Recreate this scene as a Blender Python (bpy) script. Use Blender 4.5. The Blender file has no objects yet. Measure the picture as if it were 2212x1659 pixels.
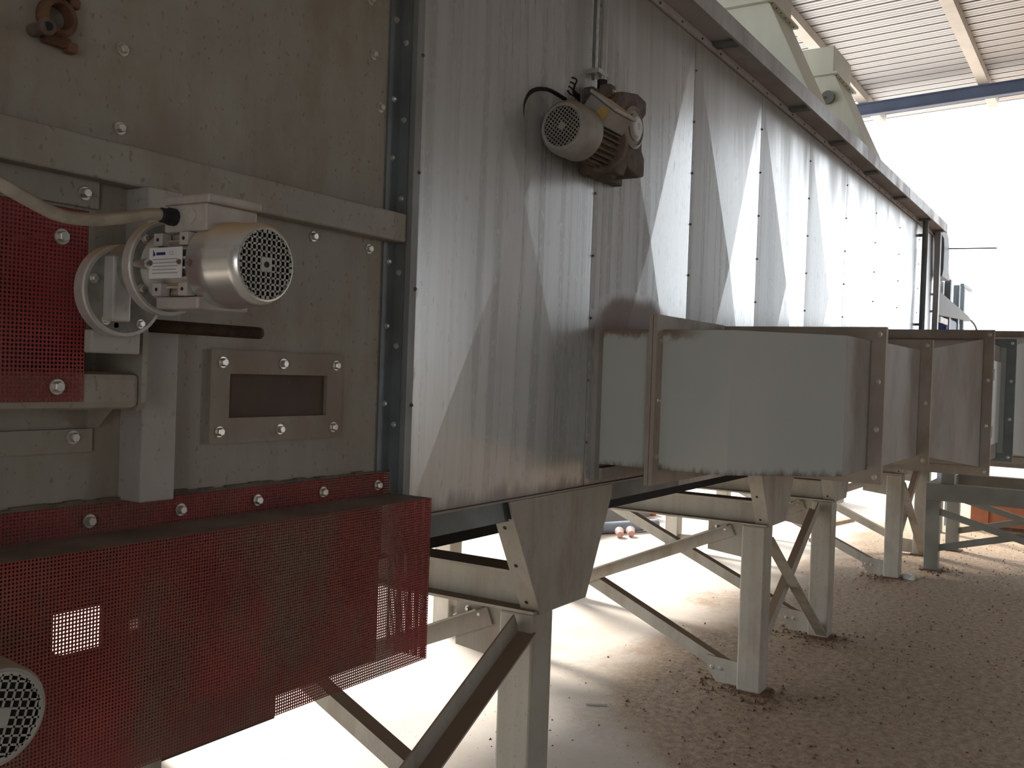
import bpy, math, random
import numpy as np
from mathutils import Vector, Matrix

random.seed(7)
scene = bpy.context.scene
C = scene.collection

# ------------------------------------------------------------------ camera
# world: X along the machine (away), Y into the machine, Z up; metres
RW = ((0.53577, 0.00753, 0.84433),
      (-0.84366, -0.03649, 0.53566),
      (0.03484, -0.99931, -0.01320))      # rows: world axes, columns: image right, image down, view
cam_d = bpy.data.cameras.new('camera')
cam_d.sensor_width = 36.0
cam_d.lens = 2075.0 / 2212.0 * 36.0
cam_d.clip_start = 0.05
cam_d.clip_end = 500
cam = bpy.data.objects.new('camera', cam_d)
C.objects.link(cam)
r_, d_, f_ = [Vector((RW[0][i], RW[1][i], RW[2][i])).normalized() for i in range(3)]
cam.matrix_world = Matrix(((r_.x, -d_.x, -f_.x, 0.0), (r_.y, -d_.y, -f_.y, 0.0), (r_.z, -d_.z, -f_.z, 1.55), (0, 0, 0, 1)))
scene.camera = cam

# ------------------------------------------------------------------ light
world = bpy.data.worlds.new('sky')
scene.world = world
world.use_nodes = True
bg = world.node_tree.nodes['Background']
bg.inputs[0].default_value = (0.90, 0.95, 1.0, 1)
bg.inputs[1].default_value = 9.0
sun_d = bpy.data.lights.new('sun', 'SUN')
sun_d.energy = 24.0
sun_d.angle = math.radians(14.0)
sun_d.color = (1.0, 0.95, 0.88)
sun = bpy.data.objects.new('sun', sun_d)
C.objects.link(sun)
el = math.radians(38)
sdir = Vector((0.55 * math.cos(el), 0.835 * math.cos(el), math.sin(el)))
sun.rotation_euler = sdir.to_track_quat('Z', 'Y').to_euler()
sun.location = (8, 14, 12)
scene.view_settings.view_transform = 'Standard'
scene.view_settings.look = 'None'
scene.view_settings.exposure = -1.2
scene.view_settings.gamma = 1.0
scene.view_settings.use_curve_mapping = False

# ------------------------------------------------------------------ materials
def nd(nt, t, **k):
    n = nt.nodes.new(t)
    for a, v in k.items():
        setattr(n, a, v)
    return n

def lk(nt, a, b):
    nt.links.new(a, b)

def mixc(nt, fac, a, b):
    m = nd(nt, 'ShaderNodeMix', data_type='RGBA')
    for sock, v in ((m.inputs[0], fac), (m.inputs[6], a), (m.inputs[7], b)):
        if isinstance(v, (int, float)):
            sock.default_value = v
        elif isinstance(v, tuple):
            sock.default_value = (*v, 1)
        else:
            lk(nt, v, sock)
    return m.outputs[2]

def math_n(nt, op, a, b=None, c=None, clamp=False):
    m = nd(nt, 'ShaderNodeMath', operation=op, use_clamp=clamp)
    for i, v in enumerate((a, b, c)):
        if v is None:
            continue
        if isinstance(v, (int, float)):
            m.inputs[i].default_value = v
        else:
            lk(nt, v, m.inputs[i])
    return m.outputs[0]

def noise_n(nt, pos, scale, detail=4, rough=0.55, stretch=(1, 1, 1), off=(0, 0, 0)):
    mp = nd(nt, 'ShaderNodeMapping')
    mp.inputs['Scale'].default_value = stretch
    mp.inputs['Location'].default_value = off
    lk(nt, pos, mp.inputs[0])
    n = nd(nt, 'ShaderNodeTexNoise')
    n.inputs['Scale'].default_value = scale
    n.inputs['Detail'].default_value = detail
    n.inputs['Roughness'].default_value = rough
    lk(nt, mp.outputs[0], n.inputs['Vector'])
    return n.outputs['Fac']

def ramp_n(nt, v, lo, hi):
    m = nd(nt, 'ShaderNodeMapRange', interpolation_type='SMOOTHSTEP')
    m.inputs[1].default_value = lo
    m.inputs[2].default_value = hi
    lk(nt, v, m.inputs[0])
    return m.outputs[0]

MATS = {}
def mat(name, base, rough=0.55, metal=0.0, var=0.15, vscale=6, dust=0.0, dustcol=(0.20, 0.115, 0.062), speck=0.0,
        streak=0.0, bump=0.0, bscale=180, updust=0.0, spec=0.5):
    m = bpy.data.materials.new(name)
    m.use_nodes = True
    nt = m.node_tree
    b = nt.nodes['Principled BSDF']
    geo = nd(nt, 'ShaderNodeNewGeometry')
    pos = geo.outputs['Position']
    n1 = noise_n(nt, pos, vscale)
    dark = tuple(c * (1 - var) for c in base)
    lite = tuple(min(1, c * (1 + var)) for c in base)
    col = mixc(nt, ramp_n(nt, n1, 0.3, 0.7), dark, lite)
    if streak:
        st = noise_n(nt, pos, 14, 6, 0.6, (1, 1, 0.04))
        col = mixc(nt, math_n(nt, 'MULTIPLY', ramp_n(nt, st, 0.42, 0.72), streak), col, dustcol)
    msk = None
    if dust:
        dn = noise_n(nt, pos, 3.3, 7, 0.68, (1, 1, 0.55), (3, 1, 7))
        msk = math_n(nt, 'MULTIPLY', ramp_n(nt, dn, 0.43, 0.68), dust)
    if updust:
        sp = nd(nt, 'ShaderNodeSeparateXYZ')
        lk(nt, geo.outputs['Normal'], sp.inputs[0])
        up = math_n(nt, 'MULTIPLY', ramp_n(nt, sp.outputs[2], 0.25, 0.85), updust)
        msk = up if msk is None else math_n(nt, 'MAXIMUM', msk, up)
    if speck:
        s = noise_n(nt, pos, 95, 2, 0.5, (1, 1, 0.7))
        sm = math_n(nt, 'MULTIPLY', ramp_n(nt, s, 0.60, 0.72), speck)
        msk = sm if msk is None else math_n(nt, 'MAXIMUM', msk, sm)
    if msk is not None:
        col = mixc(nt, msk, col, dustcol)
        rr = nd(nt, 'ShaderNodeMapRange')
        rr.inputs[3].default_value = rough
        rr.inputs[4].default_value = 0.92
        lk(nt, msk, rr.inputs[0])
        lk(nt, rr.outputs[0], b.inputs['Roughness'])
        if metal:
            mm = nd(nt, 'ShaderNodeMapRange')
            mm.inputs[3].default_value = metal
            mm.inputs[4].default_value = 0.0
            lk(nt, msk, mm.inputs[0])
            lk(nt, mm.outputs[0], b.inputs['Metallic'])
    else:
        b.inputs['Roughness'].default_value = rough
        b.inputs['Metallic'].default_value = metal
    lk(nt, col, b.inputs['Base Color'])
    b.inputs['Specular IOR Level'].default_value = spec
    if bump:
        bn = noise_n(nt, pos, bscale, 3)
        bp = nd(nt, 'ShaderNodeBump')
        bp.inputs['Strength'].default_value = bump
        bp.inputs['Distance'].default_value = 0.002
        lk(nt, bn, bp.inputs['Height'])
        lk(nt, bp.outputs[0], b.inputs['Normal'])
    MATS[name] = m
    return m

cream = mat('cream_paint', (0.345, 0.335, 0.285), 0.5, 0, 0.06, 2.5, dust=0.38, speck=0.55, streak=0.22, updust=0.9, bump=0.08)
hatch_m = mat('hatch_paint', (0.30, 0.265, 0.215), 0.55, 0, 0.1, 6, dust=0.5, speck=0.4, streak=0.2, updust=0.9)
post_m = mat('post_paint', (0.42, 0.40, 0.37), 0.5, 0, 0.05, 3, dust=0.25, speck=0.4, updust=0.9)
cream_clean = mat('cream_paint_clean', (0.50, 0.54, 0.52), 0.45, 0, 0.03, 2.0, dust=0.06, streak=0.05, updust=0.85)
column_m = mat('column_paint', (0.42, 0.40, 0.34), 0.5, 0, 0.08, 3, dust=0.35, speck=0.25, streak=0.25, updust=0.8)
hood_m = mat('hood_paint', (0.66, 0.69, 0.60), 0.45, 0, 0.04, 2, dust=0.06, streak=0.06)
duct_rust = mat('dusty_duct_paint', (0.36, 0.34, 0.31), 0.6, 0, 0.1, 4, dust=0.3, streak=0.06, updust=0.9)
red_m = mat('red_mesh_paint', (0.28, 0.046, 0.038), 0.65, 0, 0.25, 5, dust=0.9, updust=1.0, dustcol=(0.20, 0.135, 0.10))
red_b = mat('bright_red_mesh', (0.33, 0.035, 0.04), 0.6, 0, 0.2, 5, dust=0.45, updust=1.0, dustcol=(0.20, 0.12, 0.08))
dusty_top = mat('dust_covered_red', (0.24, 0.18, 0.14), 0.9, 0, 0.2, 9, dust=0.3, dustcol=(0.20, 0.08, 0.06))
steel_dk = mat('dark_galvanised', (0.20, 0.23, 0.24), 0.5, 0.6, 0.15, 8, dust=0.25)
zinc = mat('zinc_bolt', (0.66, 0.65, 0.60), 0.3, 0.85, 0.12, 30, dust=0.3)
alu = mat('cast_aluminium', (0.52, 0.51, 0.49), 0.5, 0.35, 0.12, 25, dust=0.35, updust=0.9, dustcol=(0.46, 0.32, 0.18), speck=0.3)
alu_dk = mat('dark_cast_face', (0.22, 0.21, 0.19), 0.7, 0.1, 0.2, 40, dust=0.4, speck=0.5, updust=0.8, dustcol=(0.30, 0.22, 0.14))
alu_sm = mat('fan_cover_metal', (0.66, 0.67, 0.66), 0.26, 0.75, 0.06, 12, updust=0.95, dustcol=(0.50, 0.35, 0.20))
grille_m = mat('grille_paint', (0.44, 0.44, 0.40), 0.5, 0.2, 0.1, 25, dust=0.3, updust=0.8, dustcol=(0.33, 0.22, 0.12))
dusty_iron = mat('dusty_iron', (0.12, 0.095, 0.08), 0.8, 0.0, 0.4, 30, dust=0.5, speck=0.5, updust=0.85, dustcol=(0.26, 0.18, 0.11))
motor_grey = mat('motor_grey', (0.36, 0.35, 0.32), 0.55, 0.1, 0.12, 15, dust=0.5, updust=0.9, dustcol=(0.28, 0.20, 0.12))
rust = mat('rusty_iron', (0.15, 0.075, 0.045), 0.85, 0.0, 0.35, 20, dust=0.4)
black = mat('black_rubber', (0.012, 0.012, 0.012), 0.7, 0, 0.2, 10)
shaft_m = mat('threaded_steel', (0.075, 0.045, 0.03), 0.6, 0.3, 0.3, 40)
cable_m = mat('cable_sheath', (0.42, 0.38, 0.31), 0.6, 0, 0.2, 30, dust=0.5, updust=0.9, dustcol=(0.30, 0.20, 0.11))
white_m = mat('white_label', (0.72, 0.73, 0.74), 0.5, 0, 0.04, 20, dust=0.15)
blue_m = mat('blue_paint', (0.012, 0.03, 0.14), 0.5, 0, 0.1, 10)
ink_m = mat('grey_ink', (0.30, 0.30, 0.32), 0.6, 0, 0.05, 10)
glass_m = mat('dusty_glass', (0.085, 0.062, 0.05), 0.7, 0, 0.12, 8, dust=0.3, speck=0.3)
stand_m = mat('grey_stand_paint', (0.24, 0.245, 0.22), 0.55, 0.1, 0.1, 4, dust=0.2, updust=0.5)
roof_m = mat('roof_sheet', (0.42, 0.44, 0.48), 0.36, 0.45, 0.05, 1.2)
roof_steel = mat('roof_steel', (0.11, 0.15, 0.25), 0.55, 0.1, 0.1, 3)
purlin_m = mat('purlin_steel', (0.55, 0.54, 0.52), 0.5, 0.3, 0.1, 3)
block_m = mat('masonry', (0.17, 0.15, 0.13), 0.9, 0, 0.15, 2, bump=0.2)
brick_red = mat('red_brown_panel', (0.34, 0.12, 0.055), 0.7, 0, 0.15, 4, dust=0.4)
pink_m = mat('pink_plastic', (0.50, 0.27, 0.23), 0.5, 0, 0.2, 30)
orange_m = mat('orange_plastic', (0.60, 0.12, 0.03), 0.5, 0, 0.1, 10)
blue_grey = mat('blue_grey_pipe', (0.20, 0.25, 0.30), 0.5, 0, 0.1, 6)
wood_m = mat('weathered_wood', (0.34, 0.22, 0.13), 0.8, 0, 0.25, 12)
chip_m = mat('dirt_chips', (0.16, 0.10, 0.065), 0.95, 0, 0.5, 60)
yellow_m = mat('yellow_tape', (0.52, 0.36, 0.12), 0.6, 0, 0.1, 20)

def galv_mat(name, base, rough):
    m = bpy.data.materials.new(name)
    m.use_nodes = True
    nt = m.node_tree
    b = nt.nodes['Principled BSDF']
    geo = nd(nt, 'ShaderNodeNewGeometry')
    pos = geo.outputs['Position']
    sep = nd(nt, 'ShaderNodeSeparateXYZ')
    lk(nt, pos, sep.inputs[0])
    st = noise_n(nt, pos, 30, 3, 0.55, (1, 1, 0.012))
    st2 = noise_n(nt, pos, 5, 4, 0.6, (1, 1, 0.05), (9, 2, 4))
    col = mixc(nt, ramp_n(nt, st, 0.3, 0.72), tuple(c * 0.88 for c in base), tuple(min(1, c * 1.06) for c in base))
    # brown dirt: runs from the top edge and fine spatter
    top = ramp_n(nt, math_n(nt, 'ADD', sep.outputs[2], math_n(nt, 'MULTIPLY', st2, 1.5)), 3.25, 3.95)
    sp = ramp_n(nt, noise_n(nt, pos, 110, 2, 0.5, (1, 1, 0.22), (1, 5, 2)), 0.64, 0.74)
    runs = ramp_n(nt, st2, 0.55, 0.75)
    msk = math_n(nt, 'MAXIMUM', math_n(nt, 'MULTIPLY', top, 0.4), math_n(nt, 'MAXIMUM', math_n(nt, 'MULTIPLY', sp, 0.28), math_n(nt, 'MULTIPLY', runs, 0.10)))
    # rust coloured dust that lies above the air duct and along the lower lip
    dx = math_n(nt, 'DIVIDE', math_n(nt, 'SUBTRACT', sep.outputs[0], 3.05), 0.34)
    dz = math_n(nt, 'DIVIDE', math_n(nt, 'SUBTRACT', sep.outputs[2], 1.70), 0.14)
    rr = math_n(nt, 'ADD', math_n(nt, 'MULTIPLY', dx, dx), math_n(nt, 'MULTIPLY', dz, dz))
    pn = math_n(nt, 'SUBTRACT', math_n(nt, 'ADD', 0.9, noise_n(nt, pos, 9, 5, 0.7, (1, 1, 0.4))), rr)
    patch = ramp_n(nt, pn, 0.35, 0.95)
    lip = ramp_n(nt, math_n(nt, 'SUBTRACT', math_n(nt, 'MULTIPLY', noise_n(nt, pos, 30, 4, 0.6, (1, 1, 0.1)), 0.12), math_n(nt, 'SUBTRACT', sep.outputs[2], 1.19)), 0.015, 0.06)
    warm = math_n(nt, 'MAXIMUM', math_n(nt, 'MULTIPLY', patch, 0.85), math_n(nt, 'MULTIPLY', lip, 0.55))
    col = mixc(nt, msk, col, (0.20, 0.145, 0.11))
    col = mixc(nt, warm, col, (0.21, 0.12, 0.085))
    lk(nt, col, b.inputs['Base Color'])
    allm = math_n(nt, 'MAXIMUM', msk, warm)
    me = nd(nt, 'ShaderNodeMapRange')
    me.inputs[3].default_value = 0.55
    me.inputs[4].default_value = 0.0
    lk(nt, allm, me.inputs[0])
    lk(nt, me.outputs[0], b.inputs['Metallic'])
    ro = math_n(nt, 'ADD', math_n(nt, 'MULTIPLY', ramp_n(nt, st, 0.25, 0.75), 0.06), rough)
    ro = math_n(nt, 'ADD', ro, math_n(nt, 'MULTIPLY', allm, 0.35), clamp=True)
    lk(nt, ro, b.inputs['Roughness'])
    return m
galv = galv_mat('galvanised_sheet', (0.60, 0.615, 0.615), 0.25)
galv_p = mat('galvanised_plain', (0.50, 0.51, 0.52), 0.45, 0.4, 0.1, 6, dust=0.3, streak=0.15)
ledge_m = mat('ledge_sheet', (0.50, 0.48, 0.50), 0.5, 0.1, 0.1, 3, dust=0.3, dustcol=(0.22, 0.16, 0.14))
fold_m = mat('folded_edge', (0.27, 0.29, 0.29), 0.5, 0.3, 0.1, 6, dust=0.25, streak=0.2)
steel_dk2 = mat('dark_green_grey', (0.07, 0.085, 0.075), 0.6, 0, 0.1, 4)
guard_dark = mat('guard_interior_dark', (0.085, 0.072, 0.055), 0.7, 0, 0.4, 5, dust=0.5, dustcol=(0.04, 0.03, 0.025))  # dark of the guard's interior put into the panel colour, so holes read dark
liner = mat('inner_liner', (0.06, 0.055, 0.05), 0.9, 0, 0.2, 3)

def floor_mat():
    m = bpy.data.materials.new('dusty_concrete')
    m.use_nodes = True
    nt = m.node_tree
    b = nt.nodes['Principled BSDF']
    geo = nd(nt, 'ShaderNodeNewGeometry')
    pos = geo.outputs['Position']
    sep = nd(nt, 'ShaderNodeSeparateXYZ')
    lk(nt, pos, sep.inputs[0])
    x, y = sep.outputs[0], sep.outputs[1]
    big = noise_n(nt, pos, 1.3, 6, 0.65)
    fine = noise_n(nt, pos, 26, 6, 0.75)
    grit = noise_n(nt, pos, 140, 3, 0.6)
    conc = mixc(nt, ramp_n(nt, big, 0.3, 0.7), (0.48, 0.41, 0.34), (0.60, 0.53, 0.46))
    # soil heaped on the walkway side of the machine, thinning out under it
    edge = math_n(nt, 'ADD', math_n(nt, 'MULTIPLY', math_n(nt, 'MINIMUM', math_n(nt, 'SUBTRACT', x, 3.3), 1.0), 0.9), math_n(nt, 'SUBTRACT', 1.42, y))
    edge = math_n(nt, 'ADD', edge, math_n(nt, 'MULTIPLY', math_n(nt, 'SUBTRACT', big, 0.5), 1.3))
    edge = math_n(nt, 'ADD', edge, math_n(nt, 'MULTIPLY', math_n(nt, 'SUBTRACT', fine, 0.5), 0.8))
    dm = ramp_n(nt, edge, -0.15, 0.30)
    soil = mixc(nt, ramp_n(nt, fine, 0.35, 0.65), (0.26, 0.18, 0.115), (0.46, 0.335, 0.225))
    soil = mixc(nt, math_n(nt, 'MULTIPLY', ramp_n(nt, grit, 0.58, 0.7), 0.55), soil, (0.11, 0.07, 0.045))
    col = mixc(nt, dm, conc, soil)
    spots = ramp_n(nt, noise_n(nt, pos, 60, 2, 0.5, (1, 1, 1), (4, 4, 4)), 0.68, 0.74)
    col = mixc(nt, math_n(nt, 'MULTIPLY', spots, 0.6), col, (0.10, 0.06, 0.04))
    lk(nt, col, b.inputs['Base Color'])
    b.inputs['Roughness'].default_value = 0.85
    b.inputs['Specular IOR Level'].default_value = 0.3
    bp = nd(nt, 'ShaderNodeBump')
    bp.inputs['Distance'].default_value = 0.02
    lk(nt, math_n(nt, 'MULTIPLY', dm, 0.7), bp.inputs['Strength'])
    lk(nt, fine, bp.inputs['Height'])
    lk(nt, bp.outputs[0], b.inputs['Normal'])
    return m
floor_m = floor_mat()

def duct_mat():
    m = bpy.data.materials.new('duct_white')
    m.use_nodes = True
    nt = m.node_tree
    b = nt.nodes['Principled BSDF']
    pos = nd(nt, 'ShaderNodeNewGeometry').outputs['Position']
    sep = nd(nt, 'ShaderNodeSeparateXYZ')
    lk(nt, pos, sep.inputs[0])
    z = sep.outputs[2]
    n1 = noise_n(nt, pos, 40, 5, 0.65, (1, 1, 0.25))
    n2 = noise_n(nt, pos, 14, 5, 0.65)
    # grime creeping up from the lower seam, rust dust at the upper seam by the wall
    low = ramp_n(nt, math_n(nt, 'SUBTRACT', math_n(nt, 'MULTIPLY', n1, 0.075), math_n(nt, 'SUBTRACT', z, 1.257)), 0.015, 0.05)
    up = math_n(nt, 'SUBTRACT', math_n(nt, 'MULTIPLY', n2, 0.09), math_n(nt, 'SUBTRACT', 1.698, z))
    up = math_n(nt, 'MULTIPLY', ramp_n(nt, up, 0.012, 0.035), ramp_n(nt, sep.outputs[1], 1.05, 1.2))
    col = mixc(nt, ramp_n(nt, noise_n(nt, pos, 2), 0.3, 0.7), (0.52, 0.545, 0.52), (0.56, 0.58, 0.55))
    col = mixc(nt, math_n(nt, 'MULTIPLY', low, 0.85), col, (0.10, 0.065, 0.045))
    col = mixc(nt, math_n(nt, 'MULTIPLY', up, 0.85), col, (0.20, 0.11, 0.07))
    lk(nt, col, b.inputs['Base Color'])
    b.inputs['Roughness'].default_value = 0.5
    return m
duct_w = duct_mat()
flange_m = mat('flange_tan', (0.42, 0.37, 0.31), 0.6, 0, 0.1, 6, dust=0.5, dustcol=(0.24, 0.145, 0.085), updust=0.9)

# ------------------------------------------------------------------ mesh helpers
class B:
    def __init__(s):
        s.v = []
        s.f = []
    def add(s, vs, fs):
        o = len(s.v)
        s.v += [tuple(p) for p in vs]
        s.f += [tuple(i + o for i in q) for q in fs]
        return s
    def box(s, x0, x1, y0, y1, z0, z1):
        return s.add([(x0, y0, z0), (x1, y0, z0), (x1, y1, z0), (x0, y1, z0), (x0, y0, z1), (x1, y0, z1), (x1, y1, z1), (x0, y1, z1)],
                     [(0, 3, 2, 1), (4, 5, 6, 7), (0, 1, 5, 4), (1, 2, 6, 5), (2, 3, 7, 6), (3, 0, 4, 7)])
    def obox(s, c, ax, ay, az, hx, hy, hz):
        c = Vector(c)
        ax, ay, az = Vector(ax).normalized() * hx, Vector(ay).normalized() * hy, Vector(az).normalized() * hz
        vs = [c + ax * i + ay * j + az * k for k in (-1, 1) for i, j in ((-1, -1), (1, -1), (1, 1), (-1, 1))]
        return s.add(vs, [(0, 3, 2, 1), (4, 5, 6, 7), (0, 1, 5, 4), (1, 2, 6, 5), (2, 3, 7, 6), (3, 0, 4, 7)])
    def lathe(s, o, axis, prof, seg=32, cap0=True, cap1=True, up=None):
        o, a = Vector(o), Vector(axis).normalized()
        u = Vector(up) if up else (Vector((0, 0, 1)) if abs(a.z) < 0.9 else Vector((1, 0, 0)))
        u = (u - a * u.dot(a)).normalized()
        w = a.cross(u)
        vs, fs = [], []
        for r, t in prof:
            for k in range(seg):
                th = 2 * math.pi * k / seg
                vs.append(o + a * t + (u * math.cos(th) + w * math.sin(th)) * r)
        n = len(prof)
        for i in range(n - 1):
            for k in range(seg):
                k2 = (k + 1) % seg
                fs.append((i * seg + k, i * seg + k2, (i + 1) * seg + k2, (i + 1) * seg + k))
        if cap0:
            fs.append(tuple(range(seg - 1, -1, -1)))
        if cap1:
            fs.append(tuple((n - 1) * seg + k for k in range(seg)))
        return s.add(vs, fs)
    def cyl(s, p0, p1, r0, r1=None, seg=20):
        p0, p1 = Vector(p0), Vector(p1)
        d = p1 - p0
        return s.lathe(p0, d, [(r0, 0), (r0 if r1 is None else r1, d.length)], seg)
    def tube(s, pts, r, seg=10):
        pts = [Vector(p) for p in pts]
        # Catmull-Rom resample
        P = [pts[0]] + pts + [pts[-1]]
        out = []
        for i in range(1, len(P) - 2):
            for t in range(6):
                t = t / 6
                a, b, c, d = P[i - 1], P[i], P[i + 1], P[i + 2]
                out.append(0.5 * (2 * b + (c - a) * t + (2 * a - 5 * b + 4 * c - d) * t * t + (3 * b - a - 3 * c + d) * t ** 3))
        out.append(pts[-1])
        vs, fs = [], []
        n = len(out)
        u = None
        for i, p in enumerate(out):
            t = (out[min(i + 1, n - 1)] - out[max(i - 1, 0)]).normalized()
            if u is None:
                u = t.orthogonal().normalized()
            u = (u - t * u.dot(t)).normalized()
            w = t.cross(u)
            for k in range(seg):
                th = 2 * math.pi * k / seg
                vs.append(p + (u * math.cos(th) + w * math.sin(th)) * r)
        for i in range(n - 1):
            for k in range(seg):
                k2 = (k + 1) % seg
                fs.append((i * seg + k, i * seg + k2, (i + 1) * seg + k2, (i + 1) * seg + k))
        fs.append(tuple(range(seg - 1, -1, -1)))
        fs.append(tuple((n - 1) * seg + k for k in range(seg)))
        return s.add(vs, fs)
    def prism(s, poly, vec):
        n = len(poly)
        vec = Vector(vec)
        a = [Vector(p) for p in poly]
        return s.add(a + [p + vec for p in a], [tuple(range(n - 1, -1, -1)), tuple(range(n, 2 * n))] +
                     [(i, (i + 1) % n, n + (i + 1) % n, n + i) for i in range(n)])
    def frame_x(s, x, y0, y1, z0, z1, w, t):
        """rectangular flange ring in the plane X = x"""
        s.box(x - t, x + t, y0, y0 + w, z0, z1)
        s.box(x - t, x + t, y1 - w, y1, z0, z1)
        s.box(x - t, x + t, y0 + w, y1 - w, z0, z0 + w)
        return s.box(x - t, x + t, y0 + w, y1 - w, z1 - w, z1)
    def frame_y(s, y, x0, x1, z0, z1, w, t):
        s.box(x0, x0 + w, y - t, y + t, z0, z1)
        s.box(x1 - w, x1, y - t, y + t, z0, z1)
        s.box(x0 + w, x1 - w, y - t, y + t, z0, z0 + w)
        return s.box(x0 + w, x1 - w, y - t, y + t, z1 - w, z1)
    def angle(s, p0, p1, n, w, t, flip=1):
        """steel angle from p0 to p1: one leg flat with normal n, the other along n at its lower edge"""
        p0, p1, n = Vector(p0), Vector(p1), Vector(n).normalized()
        d = (p1 - p0).normalized()
        sd = d.cross(n).normalized() * flip
        L = (p1 - p0).length / 2
        c = (p0 + p1) / 2
        s.obox(c, d, sd, n, L, w / 2, t / 2)
        return s.obox(c + sd * (w / 2 - t / 2) + n * (w / 2), d, sd, n, L, t / 2, w / 2)

ORG = {}
def finish(me, smooth):
    me.validate()
    me.update()
    if smooth:
        me.polygons.foreach_set('use_smooth', [True] * len(me.polygons))
        me.set_sharp_from_angle(angle=math.radians(35))

def fix_normals(me):
    import bmesh
    bm = bmesh.new()
    bm.from_mesh(me)
    bmesh.ops.recalc_face_normals(bm, faces=bm.faces)
    bm.to_mesh(me)
    bm.free()

def thing(name, label, cat, loc, group=None):
    o = bpy.data.objects.new(name, None)
    o.empty_display_size = 0.1
    C.objects.link(o)
    o.location = loc
    o['label'] = label
    o['category'] = cat
    if group:
        o['group'] = group
    ORG[o] = Vector(loc)
    return o

def part(b, name, m, parent=None, label=None, cat=None, group=None, kind=None, smooth=False, bevel=0.0, recalc=True):
    if parent is not None:
        org = ORG[parent]
    else:
        a = np.array(b.v)
        org = Vector(((a[:, 0].min() + a[:, 0].max()) / 2, (a[:, 1].min() + a[:, 1].max()) / 2, a[:, 2].min()))
    me = bpy.data.meshes.new(name)
    me.from_pydata([(v[0] - org.x, v[1] - org.y, v[2] - org.z) for v in b.v], [], b.f)
    if recalc:
        fix_normals(me)
    finish(me, smooth)
    me.materials.append(m)
    o = bpy.data.objects.new(name, me)
    C.objects.link(o)
    if parent is not None:
        o.parent = parent
    else:
        o.location = org
    ORG[o] = org
    if label:
        o['label'] = label
    if cat:
        o['category'] = cat
    if group:
        o['group'] = group
    if kind:
        o['kind'] = kind
    if bevel:
        md = o.modifiers.new('bevel', 'BEVEL')
        md.width = bevel
        md.segments = 2
        md.limit_method = 'ANGLE'
    return o

# shared bolt meshes, axis along local +Z
def bolt_mesh(name, r, h, washer=True):
    b = B()
    if washer:
        b.lathe((0, 0, 0), (0, 0, 1), [(r * 1.45, 0), (r * 1.45, h * 0.18), (r * 1.3, h * 0.22)], 16)
    b.lathe((0, 0, 0), (0, 0, 1), [(r, h * 0.18), (r, h * 0.85), (r * 0.82, h)], 6)
    me = bpy.data.meshes.new(name)
    me.from_pydata(b.v, [], b.f)
    fix_normals(me)
    me.materials.append(zinc)
    return me
BOLT = bolt_mesh('bolt', 0.0085, 0.011)
BOLT_S = bolt_mesh('bolt', 0.0048, 0.007)
SCREW = bolt_mesh('screw', 0.0035, 0.005)
SCREW.materials.clear()
SCREW.materials.append(dusty_iron)

def bolt(parent, loc, axis=(0, -1, 0), me=BOLT, name='bolt', s=1.0):
    o = bpy.data.objects.new(name, me)
    C.objects.link(o)
    o.parent = parent
    o.location = Vector(loc) - ORG[parent]
    q = Vector(axis).to_track_quat('Z', 'Y')
    o.rotation_mode = 'QUATERNION'
    o.rotation_quaternion = q @ Matrix.Rotation(random.uniform(0, 1.0), 3, 'Z').to_quaternion()
    o.scale = (s, s, s)
    return o

def perf(o, ua, va, nu, nv, pitch, r, t):
    """perforated sheet: octagonal holes, origin o, axes ua/va, thickness along ua x va"""
    o, ua, va = Vector(o), Vector(ua).normalized(), Vector(va).normalized()
    na = ua.cross(va).normalized() * t
    b = B()
    V = b.v
    F = b.f
    for j in range(nv + 1):
        for i in range(nu + 1):
            V.append(tuple(o + ua * (i * pitch) + va * (j * pitch)))
    offs = [(math.cos(math.pi / 8 + k * math.pi / 4) * r, math.sin(math.pi / 8 + k * math.pi / 4) * r) for k in range(8)]
    W = nu + 1
    for j in range(nv):
        for i in range(nu):
            c = o + ua * ((i + 0.5) * pitch) + va * ((j + 0.5) * pitch)
            base = len(V)
            for (a, d) in offs:
                p = c + ua * a + va * d
                V.append((p.x, p.y, p.z))
            for (a, d) in offs:
                p = c + ua * a + va * d + na
                V.append((p.x, p.y, p.z))
            c00, c10, c11, c01 = j * W + i, j * W + i + 1, (j + 1) * W + i + 1, (j + 1) * W + i
            q = base
            F.append((c10, c11, q + 0, q + 7))
            F.append((c11, q + 1, q + 0))
            F.append((c11, c01, q + 2, q + 1))
            F.append((c01, q + 3, q + 2))
            F.append((c01, c00, q + 4, q + 3))
            F.append((c00, q + 5, q + 4))
            F.append((c00, c10, q + 6, q + 5))
            F.append((c10, q + 7, q + 6))
            for k in range(8):
                k2 = (k + 1) % 8
                F.append((q + k, q + k2, q + 8 + k2, q + 8 + k))
    return b

def grille(b, o, axis, up, R, hole_r, pitch, bar, t):
    """fan guard: outer ring, crossing bars clipped to the circle, hub square"""
    o, a, u = Vector(o), Vector(axis).normalized(), Vector(up).normalized()
    u = (u - a * u.dot(a)).normalized()
    w = a.cross(u)
    b.lathe(o, a, [(hole_r, -t), (R, -t), (R, 0), (hole_r, 0), (hole_r, -t)], 40, False, False)
    n = int(hole_r / pitch) + 1
    for i in range(-n, n + 1):
        p = i * pitch
        if abs(p) >= hole_r:
            continue
        h = math.sqrt(hole_r ** 2 - p * p) + 0.002
        b.obox(o + w * p - a * t / 2, u, w, a, h, bar / 2, t / 2)
        b.obox(o + u * p - a * t / 2, w, u, a, h, bar / 2, t / 2)
    b.obox(o - a * t / 2, u, w, a, pitch * 1.05, pitch * 1.05, t / 2 + 0.0004)
    return b

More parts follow.
